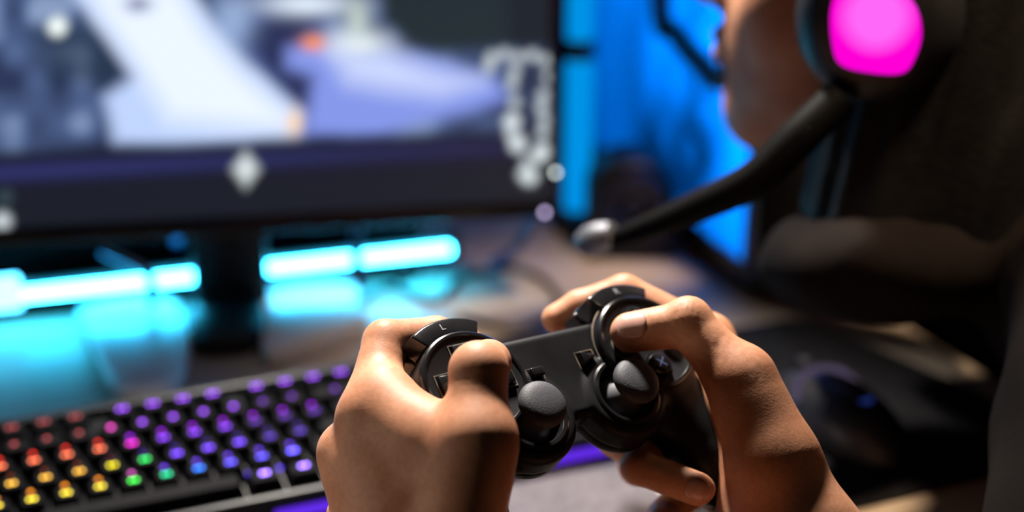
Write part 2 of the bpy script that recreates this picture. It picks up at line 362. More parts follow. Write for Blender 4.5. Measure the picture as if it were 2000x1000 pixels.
for t in (.15, Ln - .2):
    me = box('foot', (t, -.006, 0), (t + .03, .06, .006), .001); me.transform(Matrix(M.tolist())); obj('foot', me, M_black, bb)
M_cab = mat('blue_grey_cable', (.05, .10, .22), .5, noise=.1)
for i, (pts, r, lbl) in enumerate((([(200, 490, 1.114), (250, 512, 1.114), (292, 540, 1.112), (298, 600, 1.11)], .004, 'dark cable crossing the light bar left of the monitor neck'),
        ([(346, 440, 1.125), (347, 490, 1.17), (350, 520, 1.18), (352, 530, 1.2)], .0045, 'dark cable hanging just left of the monitor neck'),
        ([(700, 420, 1.135), (697, 470, 1.13), (699, 530, 1.13), (712, 566, 1.13)], .0045, 'dark cable hanging down over the light bar right of the monitor neck'),
        ([(1060, 380, 1.2), (1040, 430, 1.2), (1010, 480, 1.22), (960, 520, 1.2)], .005, 'dark cable running down to the desk near the monitor corner'))):
    P3 = []
    for u, v, z in pts:
        q = PW(u, v, z)
        if q[2] < DESK_Z + r: q = desk(u, v, r)
        P3.append(q)
    o = obj('cable', tube('cable', np.array(P3) - P3[-1], r, 10), M_cab, loc=P3[-1]); tag(o, lbl, 'cable', 'cables behind the monitor')
lp = np.array([desk(u, v, .003) for u, v in ((690, 600), (760, 560), (850, 590), (900, 545), (985, 524), (1060, 545), (1092, 600), (1010, 640), (900, 620))])
tag(obj('coiled_cable', tube('coiled_cable', lp - lp[0], .0028, 8), M_black, loc=lp[0]), 'thin black cable lying in loops on the cyan-lit desk', 'cable')

# ------------------------------------------------------------------ right of the monitor: tube lamp, tower computer, speaker
tb = PW(1128, 350, 1.32); tl = empty('tube_lamp', (tb[0], tb[1], DESK_Z)); tag(tl, 'upright blue tube lamp with a dark collar beside the monitor edge', 'lamp')
hz = PW(1128, 66, 1.32)[2] - DESK_Z
obj('lamp_base', lathe('lamp_base', [(0, .0), (.024, 0), (.024, .012), (.010, .02), (0, .02)], 32), M_black, tl)
M_tube = emit_mat('blue_tube', srgb(0, 150, 235), .95)
obj('tube', lathe('tube', [(0, .02), (.012, .02), (.0125, .06), (.0130, hz - .02), (.011, hz - .008), (0, hz - .008)], 32), M_tube, tl)
obj('collar', lathe('collar', [(0, hz - .012), (.014, hz - .012), (.014, hz + .006), (0, hz + .006)], 32), M_black, tl)
obj('tube_cap', lathe('tube_cap', [(0, hz + .006), (.012, hz + .006), (.012, hz + .06), (.010, hz + .075), (0, hz + .075)], 32), M_tube, tl)

c0 = desk(1466, 594); PCW, PCD, PCH = .21, .47, .46
pc = empty('tower_computer', c0, (0, 0, math.radians(-5))); tag(pc, 'black tower computer with a blue glowing mesh side panel behind the microphone', 'computer')
obj('front_panel', box('front_panel', (0, 0, .012), (PCW, .022, PCH), .004), M_black, pc)
obj('top_panel', box('top_panel', (0, .022, PCH - .012), (PCW, PCD, PCH), .003), M_black, pc)
obj('bottom_panel', box('bottom_panel', (0, .022, .012), (PCW, PCD, .03), .002), M_black, pc)
obj('rear_panel', box('rear_panel', (0, PCD - .012, .03), (PCW, PCD, PCH - .012), .002), M_black, pc)
obj('far_side_panel', box('far_side_panel', (PCW - .006, .022, .03), (PCW, PCD - .012, PCH - .012), .001), M_black, pc)
for x in (.02, PCW - .05):
    for y in (.03, PCD - .06): obj('foot', box('foot', (x, y, 0), (x + .03, y + .03, .013), .002), M_black, pc)
M_pan = bpy.data.materials.new('frosted_blue_mesh'); M_pan.use_nodes = True; nt = M_pan.node_tree; nt.nodes.remove(nt.nodes['Principled BSDF'])
tr = nt.nodes.new('ShaderNodeBsdfTranslucent'); tr.inputs[0].default_value = (.06, .66, 1, 1); gl = nt.nodes.new('ShaderNodeBsdfDiffuse'); gl.inputs[0].default_value = (.01, .02, .05, 1)
mxs = nt.nodes.new('ShaderNodeMixShader'); ck = nt.nodes.new('ShaderNodeTexChecker'); ck.inputs['Scale'].default_value = 260; tcn = nt.nodes.new('ShaderNodeTexCoord')
mr = nt.nodes.new('ShaderNodeMapRange'); mr.inputs['To Min'].default_value = .15; mr.inputs['To Max'].default_value = .4
nt.links.new(tcn.outputs['Object'], ck.inputs['Vector']); nt.links.new(ck.outputs['Fac'], mr.inputs['Value']); nt.links.new(mr.outputs['Result'], mxs.inputs[0])
nt.links.new(tr.outputs[0], mxs.inputs[1]); nt.links.new(gl.outputs[0], mxs.inputs[2]); nt.links.new(mxs.outputs[0], nt.nodes['Material Output'].inputs[0])
obj('side_panel', box('side_panel', (0, .022, .03), (.003, PCD - .012, PCH - .012), .0), M_pan, pc)
for y, z in ((.14, .30), (.30, .30), (.14, .16)):
    me = lathe('fan', [(.052, -.012), (.058, -.012), (.058, .012), (.052, .012), (.052, -.012)], 40); me.transform(Matrix.Translation((.05, y, z)) @ Matrix.Rotation(math.pi / 2, 4, 'Y'))
    fo = obj('fan', me, M_black, pc)
    for k in range(7):
        a = k * 2 * math.pi / 7; bl = prism('blade', [(.012, -.008), (.05, -.016), (.05, .010), (.012, .008)], -.002, .002); bl.transform(Matrix.Translation((.05, y, z)) @ Matrix.Rotation(math.pi / 2, 4, 'Y') @ Matrix.Rotation(a, 4, 'Z') @ Matrix.Rotation(.5, 4, 'X')); obj('blade', bl, M_black, fo)
pcm = Matrix.Translation(pc.location) @ pc.rotation_euler.to_matrix().to_4x4()
for y, z, e in ((.10, .18, 8.5), (.14, .30, 5.0), (.30, .34, 1.2)):
    lamp('case_light', 'POINT', pcm @ Vector((.10, y, z)), e, (.05, .48, 1.0), .03)
sp0 = desk(1226, 482); sp = empty('desk_speaker', sp0, (0, 0, math.radians(-20))); tag(sp, 'small black rounded desktop speaker standing in front of the tower', 'speaker')
pr = [(.038 * math.cos(t), .055 + .036 * math.sin(t)) for t in np.linspace(0, math.pi, 14)]
me = prism('speaker_body', [(.038, .004)] + pr + [(-.038, .004)], -.03, .03, .006, 3); me.transform(Matrix.Rotation(math.pi / 2, 4, 'X')); obj('speaker_body', me, M_black, sp)
me = lathe('driver_cone', [(0, .006), (.008, .010), (.012, .004), (.024, .010), (.028, .011), (.030, .007), (.030, 0)], 32); me.transform(Matrix.Translation((0, -.0295, .050)) @ Matrix.Rotation(math.pi / 2, 4, 'X')); obj('driver_cone', me, M_black, sp)
obj('speaker_base', box('speaker_base', (-.04, -.035, 0), (.04, .035, .006), .002), M_black, sp)
def on_panel(u, v, off=-.013):                                  # where the view through a pixel meets the tower's side panel
    R_ = np.array(pcm.to_3x3()); o_ = np.array(pcm.translation) + R_[:, 0] * off; d = CAM[:3, :3] @ np.array([(u - 1000) / FPX, -(v - 500) / FPX, -1.0])
    return CAM[:3, 3] + d * (((o_ - CAM[:3, 3]) @ R_[:, 0]) / (d @ R_[:, 0]))
pl_ = lambda x, y, z: np.array(pcm @ Vector((x, y, z)))
k0 = np.linalg.inv(np.array(pcm)) @ np.append(on_panel(1290, 0), 1)
hc = np.array([pl_(.10, k0[1] + .02, PCH + .0105), pl_(.02, k0[1] + .015, PCH + .0105), pl_(-.013, k0[1] + .01, PCH - .02), on_panel(1290, 0), on_panel(1318, 62), on_panel(1366, 118), on_panel(1420, 150), pl_(-.012, .01, .26), pl_(.02, -.011, .25), pl_(.06, -.010, .25)])
tag(obj('hanging_cable', tube('hanging_cable', hc - hc[0], .0095, 10), M_black, loc=hc[0]), 'thick black cable hanging in a curve across the blue tower panel', 'cable')
# ------------------------------------------------------------------ game controller (built in its own frame, millimetres)
RC = np.array([[0.8307, -0.4035, 0.3835], [0.1483, 0.8245, 0.5461], [-0.5366, -0.3968, 0.7448]])
u_, s_, v_ = np.linalg.svd(RC); RC = u_ @ v_
TC = np.array([25.6, -55.4, -650.3])
CTRL = np.eye(4); CTRL[:3, :3] = CAM[:3, :3] @ RC; CTRL[:3, 3] = cw(TC / 1000)[0]
def L(u, v, z): return RC.T @ (P(u, v, z) - TC)           # pixel + depth -> controller millimetres
def mm(me): me.transform(Matrix.Scale(.001, 4)); return me
def at(me, x, y, z, rz=0, tilt=None):
    M = Matrix.Translation((x, y, z)) @ Matrix.Rotation(rz, 4, 'Z')
    if tilt: M = M @ Matrix.Rotation(tilt[0], 4, 'X') @ Matrix.Rotation(tilt[1], 4, 'Y')
    me.transform(M); return me
DX, DY, SX, SY = 48.0, 7.0, 26.2, -13.8
def ctrl_core(p):
    q = p.copy(); q[:, 0] = np.abs(q[:, 0])
    d = rbox(q, (0, 3, -12), (54, 22.5, 11), 4)
    d = smin(d, cyl(q, DX, DY, 25.8, -24, 2.2, 2.6), 1.2)
    d = smin(d, cyl(q, SX, SY, 22.5, -22, 0.6, 5), 2.0)
    g = smin(capsule(q, (53, 2, -13), (66, -50, -19), 19, 15.5), capsule(q, (66, -50, -19), (67.5, -60, -21), 15.5, 14), 3)
    d = smin(d, smax(g, q[:, 2] - 0.2, 4), 5)
    d = smin(d, capsule(q, (SX + 10, -24, -13), (58, -33, -18), 7, 7), 4)
    return d
def ctrl_sdf(p):
    d = ctrl_core(p); q = p.copy(); q[:, 0] = np.abs(q[:, 0])
    d = smax(d, -cyl(q, SX, SY, 14.2, -9, 20, .6), 1.2)
    R = np.sqrt((q[:, 0] - DX) ** 2 + (q[:, 1] - DY) ** 2)                # groove round the big discs
    d = d + 0.5 * np.exp(-((R - 26.7) / .7) ** 2) * (q[:, 2] > -4) * (q[:, 2] < 0)
    d = d + 0.35 * np.exp(-((q[:, 2] + 13.5) / .5) ** 2)                   # seam between the half shells
    return d

M_shell = mat('controller_black_plastic', (.006, .006, .007), .46, spec=.15, noise=.35, nscale=28, rvar=.10, bump=.05, bscale=1800, tint=(.013, .013, .015))
M_gloss = mat('controller_button_plastic', (.010, .010, .011), .20, spec=.45, noise=.2, nscale=60, rvar=.06)
M_rub = mat('thumbstick_rubber', (.045, .045, .055), .62, bump=.22, bscale=1700, noise=.2, nscale=80)
M_dome = mat('thumbstick_dome_grey', (.16, .16, .18), .45, noise=.2, nscale=90)
M_print = mat('button_print_grey', (.20, .20, .22), .5, noise=.2, nscale=80)
M_line = mat('worn_edge_grey', (.13, .12, .10), .5, noise=.5, nscale=90)
M_dust = mat('dust_in_seam', (.16, .12, .085), .9, noise=.6, nscale=120)
ctrl = empty('game_controller', mat=Matrix(CTRL.tolist()))
tag(ctrl, 'black plastic game controller with two grey thumbsticks held in both hands', 'game controller')
V, F = nets(ctrl_sdf, (-90, -82, -44), (90, 42, 8), 0.9)
obj('shell', mesh_of('shell', V / 1000, F), M_shell, ctrl)

def letter(ch, size, depth):
    cu = bpy.data.curves.new('letter', 'FONT'); cu.body = ch; cu.size = size; cu.extrude = depth; cu.align_x = 'CENTER'; cu.align_y = 'CENTER'
    o = bpy.data.objects.new('letter_tmp', cu); COL.objects.link(o); dg = bpy.context.evaluated_depsgraph_get(); dg.update()
    me = bpy.data.meshes.new_from_object(o.evaluated_get(dg)); bpy.data.objects.remove(o); me.materials.clear(); return me
def ring_arc(R, a0, a1, r, z, n=40, m=6):
    t = np.radians(np.linspace(a0, a1, n)); return [(R * math.cos(a), R * math.sin(a), z) for a in t], r
def sector(R0, R1, a0, a1, n=14):
    t = np.radians(np.linspace(a0, a1, n))
    return [(R1 * math.cos(a), R1 * math.sin(a)) for a in t] + [(R0 * math.cos(a), R0 * math.sin(a)) for a in t[::-1]]
def shoulder(R0, R1, a0, a1, n=16):
    t = np.radians(np.linspace(a0, a1, n)); bm = bmesh.new(); rows = []
    for a in t:
        c, q = math.cos(a), math.sin(a)
        rows.append([bm.verts.new((R * c, R * q, z)) for R, z in ((R0, -14), (R0, 1.5), (R1, -.2), (R1 + 1.2, -14))])
    for i in range(n - 1):
        for k in range(4): bm.faces.new((rows[i][k], rows[i][(k + 1) % 4], rows[i + 1][(k + 1) % 4], rows[i + 1][k]))
    bm.faces.new(rows[0]); bm.faces.new(rows[-1][::-1]); bmesh.ops.recalc_face_normals(bm, faces=bm.faces)
    bmesh.ops.bevel(bm, geom=[e for e in bm.edges if len(e.link_faces) == 2 and e.calc_face_angle(0) > .6], offset=1.1, segments=3, affect='EDGES', profile=.5, clamp_overlap=True)
    return bm_mesh(bm, 'shoulder_button', auto=25)
def outline(pts, w, z0, z1, name):
    pts = np.array(pts, float); c = pts.mean(0); d = pts - c
    inner = c + d * (1 - w / np.linalg.norm(d, axis=1))[:, None]; n = len(pts)
    v = [(*p, z0) for p in pts] + [(*p, z1) for p in pts] + [(*p, z1) for p in inner] + [(*p, z0) for p in inner]; f = []
    for i in range(n):
        j = (i + 1) % n
        for k in range(4): f.append((k * n + i, k * n + j, ((k + 1) % 4) * n + j, ((k + 1) % 4) * n + i))
    bm = bmesh.new(); vs = [bm.verts.new(q) for q in v]
    for q in f: bm.faces.new([vs[k] for k in q])
    return bm_mesh(bm, name, auto=30)

for s in (-1, 1):
    x0 = s * DX
    # round top plate with a polished rim
    plate = lathe('button_plate', [(0, 2.0), (0, 3.4), (22.4, 3.4), (23.4, 3.9), (24.6, 3.9), (25.3, 3.3), (25.5, 2.2), (25.5, 1.0), (22, 1.0)], 72)
    pl = obj('button_plate', mm(at(plate, x0, DY, 0)), M_shell, ctrl)
    rim = lathe('plate_rim', [(22.9, 3.6), (23.2, 4.2), (24.3, 4.25), (25.3, 3.6), (25.9, 2.0), (25.0, 2.0)], 72)
    obj('plate_rim', mm(at(rim, x0, DY, 0)), M_gloss, pl)
    pts, r = ring_arc(26.5, 90 if s > 0 else -20, 250 if s > 0 else 70, .4, -0.55)
    obj('dust_seam', mm(at(tube('dust_seam', pts, .45, 6, 2), x0, DY, 0)), M_dust, ctrl)
    pts, r = ring_arc(22.4, 40 if s < 0 else 95, 130 if s < 0 else 215, .4, -0.6)
    # shoulder buttons
    sh = obj('shoulder_button', mm(at(shoulder(26.0, 34.6, 61, 123) if s < 0 else shoulder(26.0, 34.6, 58, 120), x0, DY, 0)), M_gloss, ctrl)
    lt = letter('L' if s < 0 else 'R', 5.0, .12); a = math.radians(95 if s < 0 else 90)
    lt.transform(Matrix.Rotation(-.22, 4, 'X'))
    obj('shoulder_letter', mm(at(lt, x0 + 30.2 * math.cos(a), DY + 30.2 * math.sin(a), 0.75, 0)), M_print, sh)
    obj('trigger_button', mm(at(prism('trigger_button', sector(22, 35.5, 62, 120), -28, -16, 2.2, 3, 30), x0, DY, 0)), M_gloss, ctrl)
    # thumbstick: socket ring, dome, mushroom cap
    sock = lathe('stick_socket', [(14.0, -8.5), (13.6, -6), (13.9, .1), (14.6, 1.3), (16.2, 1.5), (17.2, .9), (17.4, -.4)], 56)
    so = obj('stick_socket', mm(at(sock, s * SX, SY, 0)), M_gloss, ctrl)
    dome = [(11.8 * math.sin(t), -9.5 + 12.5 * math.cos(t)) for t in np.linspace(0.42, 1.5, 9)]
    st = obj('thumbstick', mm(at(lathe('thumbstick', [(0, 10.5), (4.2, 10.5), (4.2, 3.4), (4.8, 2.2)] + dome, 40), s * SX, SY, 0)), M_dome, ctrl)
    cap = [(0, 14.8), (3.4, 14.7), (6.7, 14.3), (9.2, 13.5), (10.7, 12.2), (11.4, 10.5), (11.2, 9.1), (10.2, 8.1), (7.8, 7.3), (5.0, 6.6), (4.1, 5.5), (0, 5.5)]
    obj('stick_cap', mm(at(lathe('stick_cap', cap, 48, 60), s * SX, SY, 0)), M_rub, st)
# direction pad: four home-plate keys with worn outlines and raised arrows
for k in range(4):
    a = k * math.pi / 2
    home = [(-6.6, 19.2), (-6.9, 10.2), (0, 3.6), (6.9, 10.2), (6.6, 19.2)]
    oo = obj('pad_outline', mm(at(outline(home, 0.75, 3.2, 3.75, 'pad_outline'), -DX, DY, 0, a)), M_line, ctrl)
    key = obj('direction_key', mm(at(prism('direction_key', [(-5.2, 18.2), (-5.4, 10.6), (0, 5.6), (5.4, 10.6), (5.2, 18.2)], 3.0, 5.6, .8), -DX, DY, 0, a)), M_gloss, ctrl)
    obj('arrow_mark', mm(at(outline([(-2.0, 12.2), (2.0, 12.2), (0, 15.8)], .7, 5.5, 5.85, 'arrow_mark'), -DX, DY, 0, a)), M_line, key)
# action buttons with their marks
cols = {'triangle': (.05, .20, .13), 'circle': (.22, .05, .05), 'cross': (.06, .09, .2), 'square': (.24, .07, .09)}
for nm, dx, dy in (('triangle', 0, 13), ('circle', 13, 0), ('cross', 0, -13), ('square', -13, 0)):
    b = obj('action_button', mm(at(lathe('action_button', [(0, 6.4), (4.4, 6.3), (5.4, 5.8), (5.8, 5.0), (5.8, 2.8), (0, 2.8)], 36), DX + dx, DY + dy, 0)), M_gloss, ctrl)
    mk = mat('mark_' + nm, cols[nm], .5, noise=.2)
    if nm == 'triangle': me = outline([(-3, -2), (3, -2), (0, 3.2)], 1.1, 6.2, 6.5, 'button_mark')
    elif nm == 'square': me = outline([(-2.5, -2.5), (2.5, -2.5), (2.5, 2.5), (-2.5, 2.5)], .9, 6.2, 6.5, 'button_mark')
    elif nm == 'circle': me = outline([(2.9 * math.cos(t), 2.9 * math.sin(t)) for t in np.linspace(0, 2 * math.pi, 20)[:-1]], .7, 6.2, 6.5, 'button_mark')
    else:
        me = prism('button_mark', [(-.35, -3.2), (.35, -3.2), (.35, -.35), (3.2, -.35), (3.2, .35), (.35, .35), (.35, 3.2), (-.35, 3.2), (-.35, .35), (-3.2, .35), (-3.2, -.35), (-.35, -.35)], 6.2, 6.5)
        me.transform(Matrix.Rotation(math.pi / 4, 4, 'Z'))
    obj('button_mark', mm(at(me, DX + dx, DY + dy, 0)), mk, b)
    obj('button_well', mm(at(lathe('button_well', [(6.1, 2.9), (6.3, 3.7), (7.1, 3.7), (7.3, 2.9)], 36), DX + dx, DY + dy, 0)), M_line if nm == 'square' else M_shell, ctrl)
obj('select_button', mm(at(prism('select_button', [(-3.4, -2.2), (3.4, -2.2), (3.4, 2.2), (-3.4, 2.2)], -3, 2.4, .7, 3), -15.0, 5.5, 0)), M_gloss, ctrl)
obj('start_button', mm(at(prism('start_button', [(-3.8, -3.4), (4.4, 0), (-3.8, 3.4)], -3, 2.2, .6, 3), 14.5, 7, 0)), M_gloss, ctrl)
for x, y, hw, hh in ((-15, 5.5, 4.3, 3.1), (14.5, 7, 5.2, 4.4)):
    obj('button_recess', mm(at(outline([(-hw, -hh), (hw, -hh), (hw, hh), (-hw, hh)], .55, -1.3, -.75, 'button_recess'), x, y, 0)), M_dust, ctrl)
# ------------------------------------------------------------------ hands (signed-distance model in the controller's frame, mm)
def chain(p, pts, rr, k=2.5, n=None, s=1.0):
    d = None
    for i in range(len(pts) - 1):
        c = capsule(p, pts[i], pts[i + 1], rr[i], rr[i + 1], n, s); d = c if d is None else smin(d, c, k)
    return d
def creases(p, d, lines):
    for a, b, w, depth in lines:
        c = capsule(p, a, b, 0, 0); d = d + depth * np.exp(-(c / w) ** 2)
    return d
def make_hand(palm, fingers, thumb, bumps=(), lines=(), nails=(), kf=8.0):
    def fn(p):
        d = None
        for a, b, ra, rb in palm:
            c = capsule(p, a, b, ra, rb); d = c if d is None else smin(d, c, 13.0)
        base = d; out = d
        for pts, rr in fingers:
            out = smin(out, smin(base, chain(p, pts, rr), kf), 1.0)
        out = smin(out, smin(base, chain(p, thumb[0], thumb[1], 3.0), 10.0), 1.5)
        for c, r, k in bumps: out = smin(out, ball(p, c, r), k)
        out = nail_groove(p, creases(p, out, lines), nails)
        return smax(out, -(ctrl_core(p) - .15), 1.0)
    return fn
def nail_groove(p, d, nails):
    for c, a, n, ls, wt in nails:
        q = p - c; s = q @ a; b = np.cross(n, a); t = q @ b; h = q @ n
        e = (np.abs(s / ls) ** 3 + np.abs(t / wt) ** 3) ** (1 / 3)
        d = d + (np.abs(h) < 9) * .45 * np.exp(-((e - 1.06) / .07) ** 2) * (s < ls * .75)
    return d
def unit(v): v = np.asarray(v, float); return v / np.linalg.norm(v)
def nail_frame(c, along, normal, ls, wt):
    a = unit(along); n = np.asarray(normal, float); n = unit(n - a * (n @ a)); return (np.asarray(c, float), a, n, ls, wt)
def make_nail(fn, fr, name, m, parent):
    c, a, n, ls, wt = fr; b = np.cross(n, a); g = []; N = 13
    for i in range(N):
        for j in range(N):
            s = -1 + 2 * i / (N - 1); t = -1 + 2 * j / (N - 1)
            k = (abs(s) ** 3 + abs(t) ** 3) ** (1 / 3) if (s or t) else 1; mx = max(abs(s), abs(t)); k = mx / k if k else 1
            g.append(c + a * s * k * ls + b * t * k * wt + n * 14)
    g = np.array(g)
    for _ in range(40): g = g - n * np.clip(fn(g), -2, 2)[:, None] * .8
    top = g + n * .30; bot = g - n * .5; v = np.vstack([top, bot]); f = []; M = N * N
    for i in range(N - 1):
        for j in range(N - 1):
            q = (i * N + j, i * N + j + 1, (i + 1) * N + j + 1, (i + 1) * N + j); f.append(q[::-1]); f.append(tuple(k + M for k in q))
    rim = [j for j in range(N)] + [i * N + N - 1 for i in range(1, N)] + [(N - 1) * N + j for j in range(N - 2, -1, -1)] + [i * N for i in range(N - 2, 0, -1)]
    for k in range(len(rim)): p, q = rim[k], rim[(k + 1) % len(rim)]; f.append((p, q, q + M, p + M))
    return v, f
VIEW = lambda p: unit(RC.T @ (-(RC @ np.asarray(p, float) + TC)))          # from a point towards the lens, controller frame
# left hand
LT2 = L(932, 862, 590); LT3 = L(935, 724, 601); LI1 = L(722, 812, 622); LI2 = L(752, 668, 646); LI3 = L(852, 655, 660); LI4 = L(915, 672, 667)
LM1 = L(684, 884, 630); LWR = L(830, 1160, 598); LCM = L(888, 1075, 592)
LBODY = dict(
    palm=[(LWR, LI1 * .9 + LWR * .1, 19, 12), (LWR, LM1, 19, 12.5), (LWR, (-94, -16, -64), 18, 11.5), (LWR, (-88, -34, -74), 17, 10.5),
          (LCM, LT2, 17, 14), (LWR, LCM, 20, 17), (LI1 * .6 + LWR * .4, LT2 * .75 + LCM * .25, 12, 12), (LI1 * .75 + LWR * .25, LT2 * .6 + LI1 * .4, 10, 9), (L(738, 800, 618), L(858, 885, 598), 11, 10.5), (L(720, 880, 620), L(800, 980, 606), 10, 14), (L(700, 930, 624), L(740, 1050, 612), 12, 14), (L(752, 762, 624), L(838, 856, 604), 10.5, 9.5)],
    fingers=[([LI1, LI2, LI3, LI4], [12.5, 10.0, 8.6, 7.4]),
             ([LM1, (-74, 26, -58), (-54, 16, -56), (-42, 6, -48)], [11.5, 9.8, 8.6, 7.6]),
             ([(-94, -16, -64), (-70, -6, -70), (-52, -16, -58), (-43, -32, -46)], [11, 9.5, 8.4, 7.4]),
             ([(-88, -34, -74), (-66, -40, -64), (-52, -48, -50), (-43, -52, -34)], [10, 8.4, 7.6, 6.8])],
    thumb=([LCM, LT2, LT3, (-46, 9, 15.5), (-42, 12, 12.5)], [16.5, 13.2, 12.2, 9.6, 8.2]),
    bumps=[(LI1 + np.array([-4.5, 0, 2]), 7.5, 9), (LM1 + np.array([-3, 1, 2]), 8.5, 8), (LT2 + (0, 0, 1), 13.5, 8)],
    )
def on_skin(fn, u, v, z0=560):
    o = RC.T @ (np.zeros(3) - TC); d = unit(RC.T @ P(u, v, 1.0)); t = z0 / 1.0
    for _ in range(80): t += float(fn((o + d * t)[None])[0]) * .8
    return o + d * t
def crease_lines(fn, specs):
    out = []
    for pts, wd, dp in specs:
        q = [on_skin(fn, *p) for p in pts]; out += [(q[i], q[i + 1], wd, dp) for i in range(len(q) - 1)]
    return out
base_fn = make_hand(**LBODY)
LBODY['lines'] = crease_lines(base_fn, [([(893, 741), (915, 736), (940, 735), (968, 738)], 1.0, .26), ([(900, 729), (925, 725), (955, 727)], .9, .18), ([(900, 752), (930, 748), (962, 750)], .9, .14), ([(844, 616), (847, 634)], 1.0, .35)])
left_fn = make_hand(**LBODY)
LNAILS = [nail_frame((-42, -56, -30), (0.35, -.2, .9), (.75, -.55, .1), 5.2, 4.6)]
# right hand
RT4 = L(1231, 649, 664); RT3 = L(1344, 633, 659); RT2 = L(1446, 742, 650); RI1 = L(1384, 662, 704); RI2 = L(1219, 573, 714); RI3 = L(1132, 600, 714); RI4 = L(1087, 623, 713)
RWR = L(1560, 1052, 640); RCM = L(1512, 900, 642)
RBODY = dict(
    palm=[(RWR, RI1, 20, 11.5), (RWR, (93, -10, -22), 20, 11.5), (RWR, (91, -30, -40), 19, 11), (RWR, (84, -48, -52), 18, 10),
          (RCM, RT2, 17, 13.5), (RWR, RCM, 22, 17), (RI1 * .7 + RWR * .3, RT2 * .7 + RCM * .3, 11, 11), (RWR, RWR + (L(1690, 1150, 645) - RWR) * 1.2, 21, 23)],
    fingers=[([RI1, RI2, RI3, RI4], [11.3, 9.4, 8.4, 7.5]),
             ([(93, -10, -22), (60, 0, -54), (42, -18, -44), (42, -37, -31)], [11, 10, 10.2, 9.4]),
             ([(91, -30, -40), (56, -32, -58), L(1248, 912, 670), L(1362, 955, 654)], [10.8, 9.4, 8.4, 7.8]),
             ([(84, -48, -52), (58, -60, -60), (42, -68, -42), (46, -80, -24)], [9.8, 8.4, 7.6, 6.8])],
    thumb=([RCM, RT2, RT3, RT4], [17, 13.2, 11.0, 9.4]),
    bumps=[(RT2 + (1, 1, 1), 13.0, 6), (RT3 + np.array([.5, 2.2, 1.5]), 9.8, 4)],
    )
RN1 = L(1229, 627, 655); RN2 = L(1352, 962, 640)
RNAILS = [nail_frame(RN1, L(1190, 640, 662) - L(1280, 630, 655), VIEW(RN1) * .8 + RC.T @ np.array([-.1, .8, .1]), 7.6, 5.6),
          nail_frame(RN2, L(1390, 975, 645) - L(1320, 948, 652), VIEW(RN2) * 1.0 + RC.T @ np.array([.15, -.25, 0]), 5.4, 4.6)]
base_fn = make_hand(**RBODY)
RBODY['lines'] = crease_lines(base_fn, [([(1328, 594), (1322, 612), (1328, 634)], .9, .3), ([(1337, 590), (1332, 608), (1338, 632)], .8, .38), ([(1346, 589), (1344, 606), (1348, 628)], .8, .32), ([(1356, 592), (1355, 608), (1358, 626)], .8, .3), ([(1366, 600), (1366, 614), (1368, 628)], .8, .22),
    ([(1470, 700), (1480, 716), (1484, 734)], 1.2, .14), ([(1455, 692), (1464, 708), (1468, 730)], 1.2, .12), ([(1410, 655), (1402, 676), (1404, 700)], 1.6, .2), ([(1280, 905), (1286, 930), (1282, 955)], .9, .3)])
right_fn = make_hand(**RBODY, nails=RNAILS)

# ------------------------------------------------------------------ the player: body, shirt, hair, headset
def skin_mat():
    m = bpy.data.materials.new('skin'); m.use_nodes = True; nt = m.node_tree; b = nt.nodes['Principled BSDF']; ln = nt.links.new
    tc = nt.nodes.new('ShaderNodeTexCoord')
    def noise(s, d=4): n = nt.nodes.new('ShaderNodeTexNoise'); n.inputs['Scale'].default_value = s; n.inputs['Detail'].default_value = d; ln(tc.outputs['Object'], n.inputs['Vector']); return n
    n1 = noise(38); r = nt.nodes.new('ShaderNodeValToRGB'); r.color_ramp.elements[0].position = .32; r.color_ramp.elements[1].position = .7
    r.color_ramp.elements[0].color = (.43, .185, .095, 1); r.color_ramp.elements[1].color = (.60, .30, .175, 1); ln(n1.outputs['Fac'], r.inputs['Fac'])
    n2 = noise(420, 2); mx_ = nt.nodes.new('ShaderNodeMixRGB'); mx_.blend_type = 'MULTIPLY'; mx_.inputs[0].default_value = .35
    r2 = nt.nodes.new('ShaderNodeValToRGB'); r2.color_ramp.elements[0].color = (.7, .6, .55, 1); r2.color_ramp.elements[0].position = .35; r2.color_ramp.elements[1].position = .6; ln(n2.outputs['Fac'], r2.inputs['Fac'])
    ln(r.outputs['Color'], mx_.inputs[1]); ln(r2.outputs['Color'], mx_.inputs[2]); ln(mx_.outputs[0], b.inputs['Base Color'])
    b.inputs['Roughness'].default_value = .55; b.inputs['Specular IOR Level'].default_value = .32
    b.inputs['Subsurface Weight'].default_value = .25; b.inputs['Subsurface Radius'].default_value = (1, .35, .2); b.inputs['Subsurface Scale'].default_value = .004
    v = nt.nodes.new('ShaderNodeTexVoronoi'); v.inputs['Scale'].default_value = 900; ln(tc.outputs['Object'], v.inputs['Vector']); n3 = noise(260, 5)
    ad = nt.nodes.new('ShaderNodeMath'); ad.operation = 'ADD'; ln(v.outputs['Distance'], ad.inputs[0]); ln(n3.outputs['Fac'], ad.inputs[1])
    bp = nt.nodes.new('ShaderNodeBump'); bp.inputs['Strength'].default_value = .16; bp.inputs['Distance'].default_value = .0002; ln(ad.outputs[0], bp.inputs['Height']); ln(bp.outputs['Normal'], b.inputs['Normal'])
    return m
M_skin = skin_mat(); M_nail = mat('fingernail', (.55, .31, .25), .3, noise=.12, nscale=80, spec=.6)
M_shirt = mat('dark_brown_shirt', (.006, .0045, .004), .9, spec=.05, noise=.25, nscale=20, bump=.25, bscale=500)
M_trou = mat('dark_trousers', (.012, .012, .016), .85, spec=.1, noise=.25, nscale=20); M_hair = mat('black_hair', (.004, .0035, .0035), .6, spec=.15, noise=.4, nscale=90, bump=.5, bscale=260)
def rg(x): return np.array([x[0], x[1], x[2]])
def CH(r, g, h): v = rt * r + fw * g; v = v.copy(); v[2] = CAM_Z + h; return v
